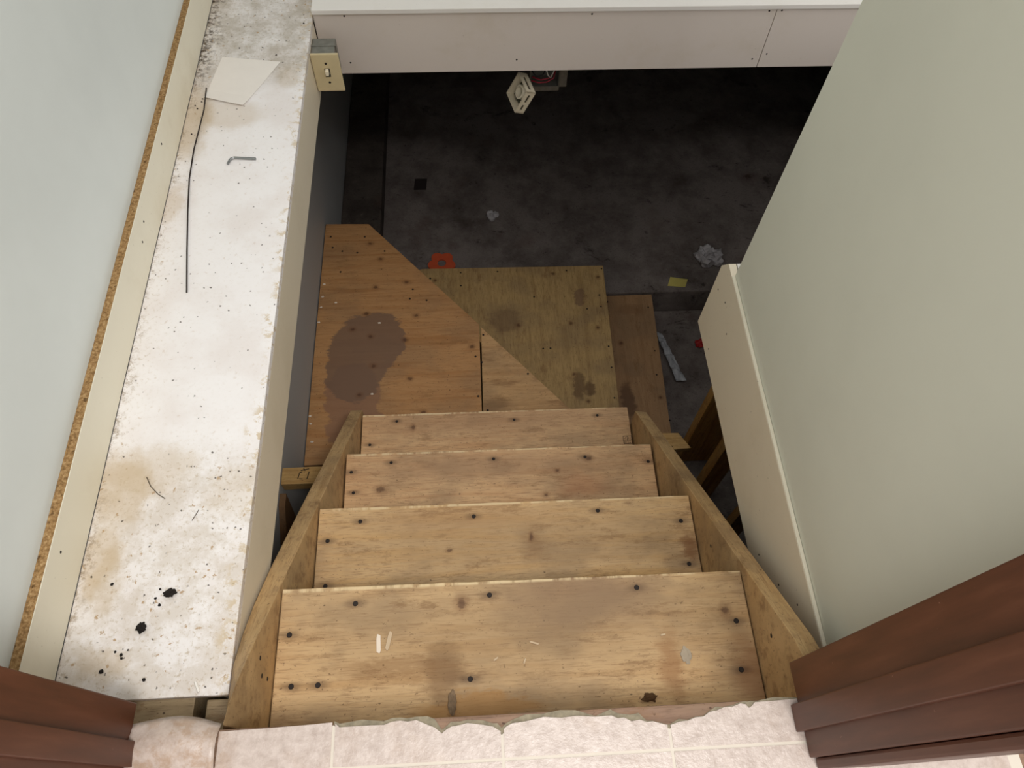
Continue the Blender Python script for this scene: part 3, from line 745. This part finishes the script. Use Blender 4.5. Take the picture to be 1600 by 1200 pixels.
tag(finish('bristle', bm, BR, None, smooth=True), 'short straight bristle mid ledge beyond the dirt clods', 'bristle')
bm = bmesh.new(); tube(bm, [(-.474, .192, -.1475), (-.470, .184, -.1475), (-.466, .176, -.1475)], .0025, 6)
tag(finish('dowel_pin', bm, plain('white_pin', srgb(244, 240, 232), .3)), 'tiny white pin at the near end of the ledge', 'pin')

# ------------------------------------------------------------------ bits lying on the top tread
CHIP = plain('pale_wood_chip', srgb(236, 222, 204), 0.7, var=.06)
CHIP2 = plain('tan_wood_chip', srgb(206, 182, 150), 0.7, var=.06)
def sliver(x, y, z, ln_, w, ang, mat, label, name='wood_sliver'):
    d = Vector((math.cos(ang), math.sin(ang))); n = Vector((-d.y, d.x)); c = Vector((x, y))
    pts = [tuple(c - d * ln_ / 2 - n * w * .2), tuple(c - d * ln_ * .35 - n * w / 2), tuple(c + d * ln_ * .42 - n * w * .5), tuple(c + d * ln_ / 2 + n * w * .3), tuple(c + d * ln_ * .25 + n * w / 2), tuple(c - d * ln_ * .4 + n * w * .5)]
    return tag(pr(name, pts, z + .0003, z + .0028, mat, None, .0004), label, 'wood chip')
sliver(-.194, .254, -.243, .034, .0075, 1.62, CHIP, 'brighter of two pale wood slivers on the top tread')
sliver(-.176, .258, -.243, .034, .0070, 1.36, CHIP2, 'duller of two pale wood slivers on the top tread')
DIRTG = plain('grey_mud', srgb(142, 120, 96), 0.95, var=.25, scale=200)
lump('mud_clump', (-.064, .150, -.243), .0095, DIRTG, 'grey crusty mud streak at the rear of top tread', 'mud', (.75, 2.0, .35), 21.2, amp=.45)
lump('mud_clump', (.279, .141, -.243), .008, plain('brown_mud', srgb(92, 66, 40), .95, var=.3), 'brown mud scrap at the rear right of top tread', 'mud', (1.5, .8, .4), 16.1, amp=.7)
lump('plaster_flake', (.354, .207, -.243), .010, plain('plaster', srgb(176, 162, 142), .9), 'pale grey plaster flake at the right of top tread', 'flake', (.8, 1.3, .15), 8.1)
for i, (x, y, a) in enumerate(((.084, .242, -.3), (.065, .212, 1.2), (.014, .218, .6), (.318, .245, .2))):
    sliver(x, y, -.243, .018 if i == 0 else .010, .003, a, CHIP2, ['long thin tan splinter mid top tread', 'short tan splinter upright beside the middle of top tread', 'short slanted tan splinter left of the middle of top tread', 'tiny pale splinter right of the middle of top tread'][i], 'splinter')
for i, (x, y, z) in enumerate(((-.59, 1.80, 0), (-.592, 1.74, 0), (-.595, 1.69, 0), (-.54, 1.71, 0), (-.598, 1.62, 0), (-.60, 1.22, 0), (-.596, 1.19, 0), (-.385, 1.30, 0), (-.37, 1.61, 0), (-.585, 1.12, 0))):
    lump('plaster_crumb', (x, y, -1.224), .005, CHIP, 'tiny pale crumb scattered on the stained winder plywood', 'crumb', (1.3, .8, .5), i * 3.1, 1, group='pale crumbs scattered on the winder plywood')

# ------------------------------------------------------------------ litter on the concrete
ORANGE = plain('orange_plastic', srgb(216, 94, 58), 0.5, var=.08)
bm = bmesh.new(); NS = 36; o_, i_ = [], []
for k in range(NS):
    a = 2 * math.pi * k / NS
    ro = .048 + .018 * abs(math.cos(2.5 * a + .9)); ri = .020
    o_.append((-.150 + ro * math.cos(a), 2.185 + ro * math.sin(a))); i_.append((-.150 + ri * math.cos(a), 2.185 + ri * math.sin(a)))
vo = [[bm.verts.new((x, y, z)) for x, y in o_] for z in (-1.599, -1.591)]; vi = [[bm.verts.new((x, y, z)) for x, y in i_] for z in (-1.599, -1.591)]
for k in range(NS):
    j = (k + 1) % NS
    bm.faces.new((vo[1][k], vo[1][j], vi[1][j], vi[1][k])); bm.faces.new((vo[0][k], vi[0][k], vi[0][j], vo[0][j]))
    bm.faces.new((vo[0][k], vo[0][j], vo[1][j], vo[1][k])); bm.faces.new((vi[0][k], vi[1][k], vi[1][j], vi[0][j]))
tag(finish('foam_ring', bm, ORANGE), 'orange scalloped ring lying behind the square plywood step', 'ring')
TISSUE = plain('crumpled_tissue', srgb(190, 186, 188), 0.9, var=.05)
def crumple(name, p, r, label, mat=TISSUE, n=5, seed=1):
    t = thing(name, label, 'paper', (p[0], p[1], p[2]))
    rnd = random.Random(seed)
    for k in range(n):
        bm = bmesh.new(); a = 2 * math.pi * k / n + rnd.random(); cx, cy = p[0] + r * .55 * math.cos(a), p[1] + r * .55 * math.sin(a)
        bmesh.ops.create_icosphere(bm, subdivisions=2, radius=1)
        for v in bm.verts:
            q = v.co.copy(); kk = 1 + .7 * mnoise.noise(q * 2.2 + Vector((seed * 7 + k, 0, 0)))
            v.co = Vector((cx + q.x * r * .5 * kk, cy + q.y * r * .5 * kk, p[2] + .001 + max(0, (q.z + .75)) * r * .42 * kk))
        finish('fold', bm, mat, t)
    return t
crumple('crumpled_tissue', (1.098, 2.17, -1.6), .062, 'crumpled white tissue on the dark slab near the fascia end', seed=3)
crumple('crumpled_tissue', (.098, 2.46, -1.6), .032, 'small grey paper scrap far on the dark slab', n=3, seed=9)
sheet('yellow_note', [(.885, 2.02), (.965, 2.010), (.985, 2.055), (.905, 2.07)], -1.6, plain('yellow_paper', srgb(214, 200, 110), .8, var=.05), 'small yellow paper note at the edge of the concrete slab', 'note', .004)
sheet('plastic_strip', [(.835, 1.86), (.862, 1.86), (.935, 1.60), (.888, 1.60)], -1.76, plain('clear_plastic_wrap', srgb(190, 192, 196), .25, var=.2, scale=30), 'crinkled clear plastic strip on concrete beside the bottom step', 'plastic', .035, nu=18, freq=45)
lump('red_scrap', (1.045, 1.80, -1.76), .026, plain('red_plastic', srgb(170, 28, 24), .5), 'small red scrap on concrete beside the cream fascia', 'scrap', (1.2, .8, .3), 5.5)
tag(pr('dark_patch_tile', [(-.285, 2.65), (-.225, 2.65), (-.22, 2.72), (-.28, 2.72)], -1.5995, -1.594, plain('dark_tile', srgb(44, 36, 34), .8)), 'small dark square chip on the far concrete slab', 'chip')
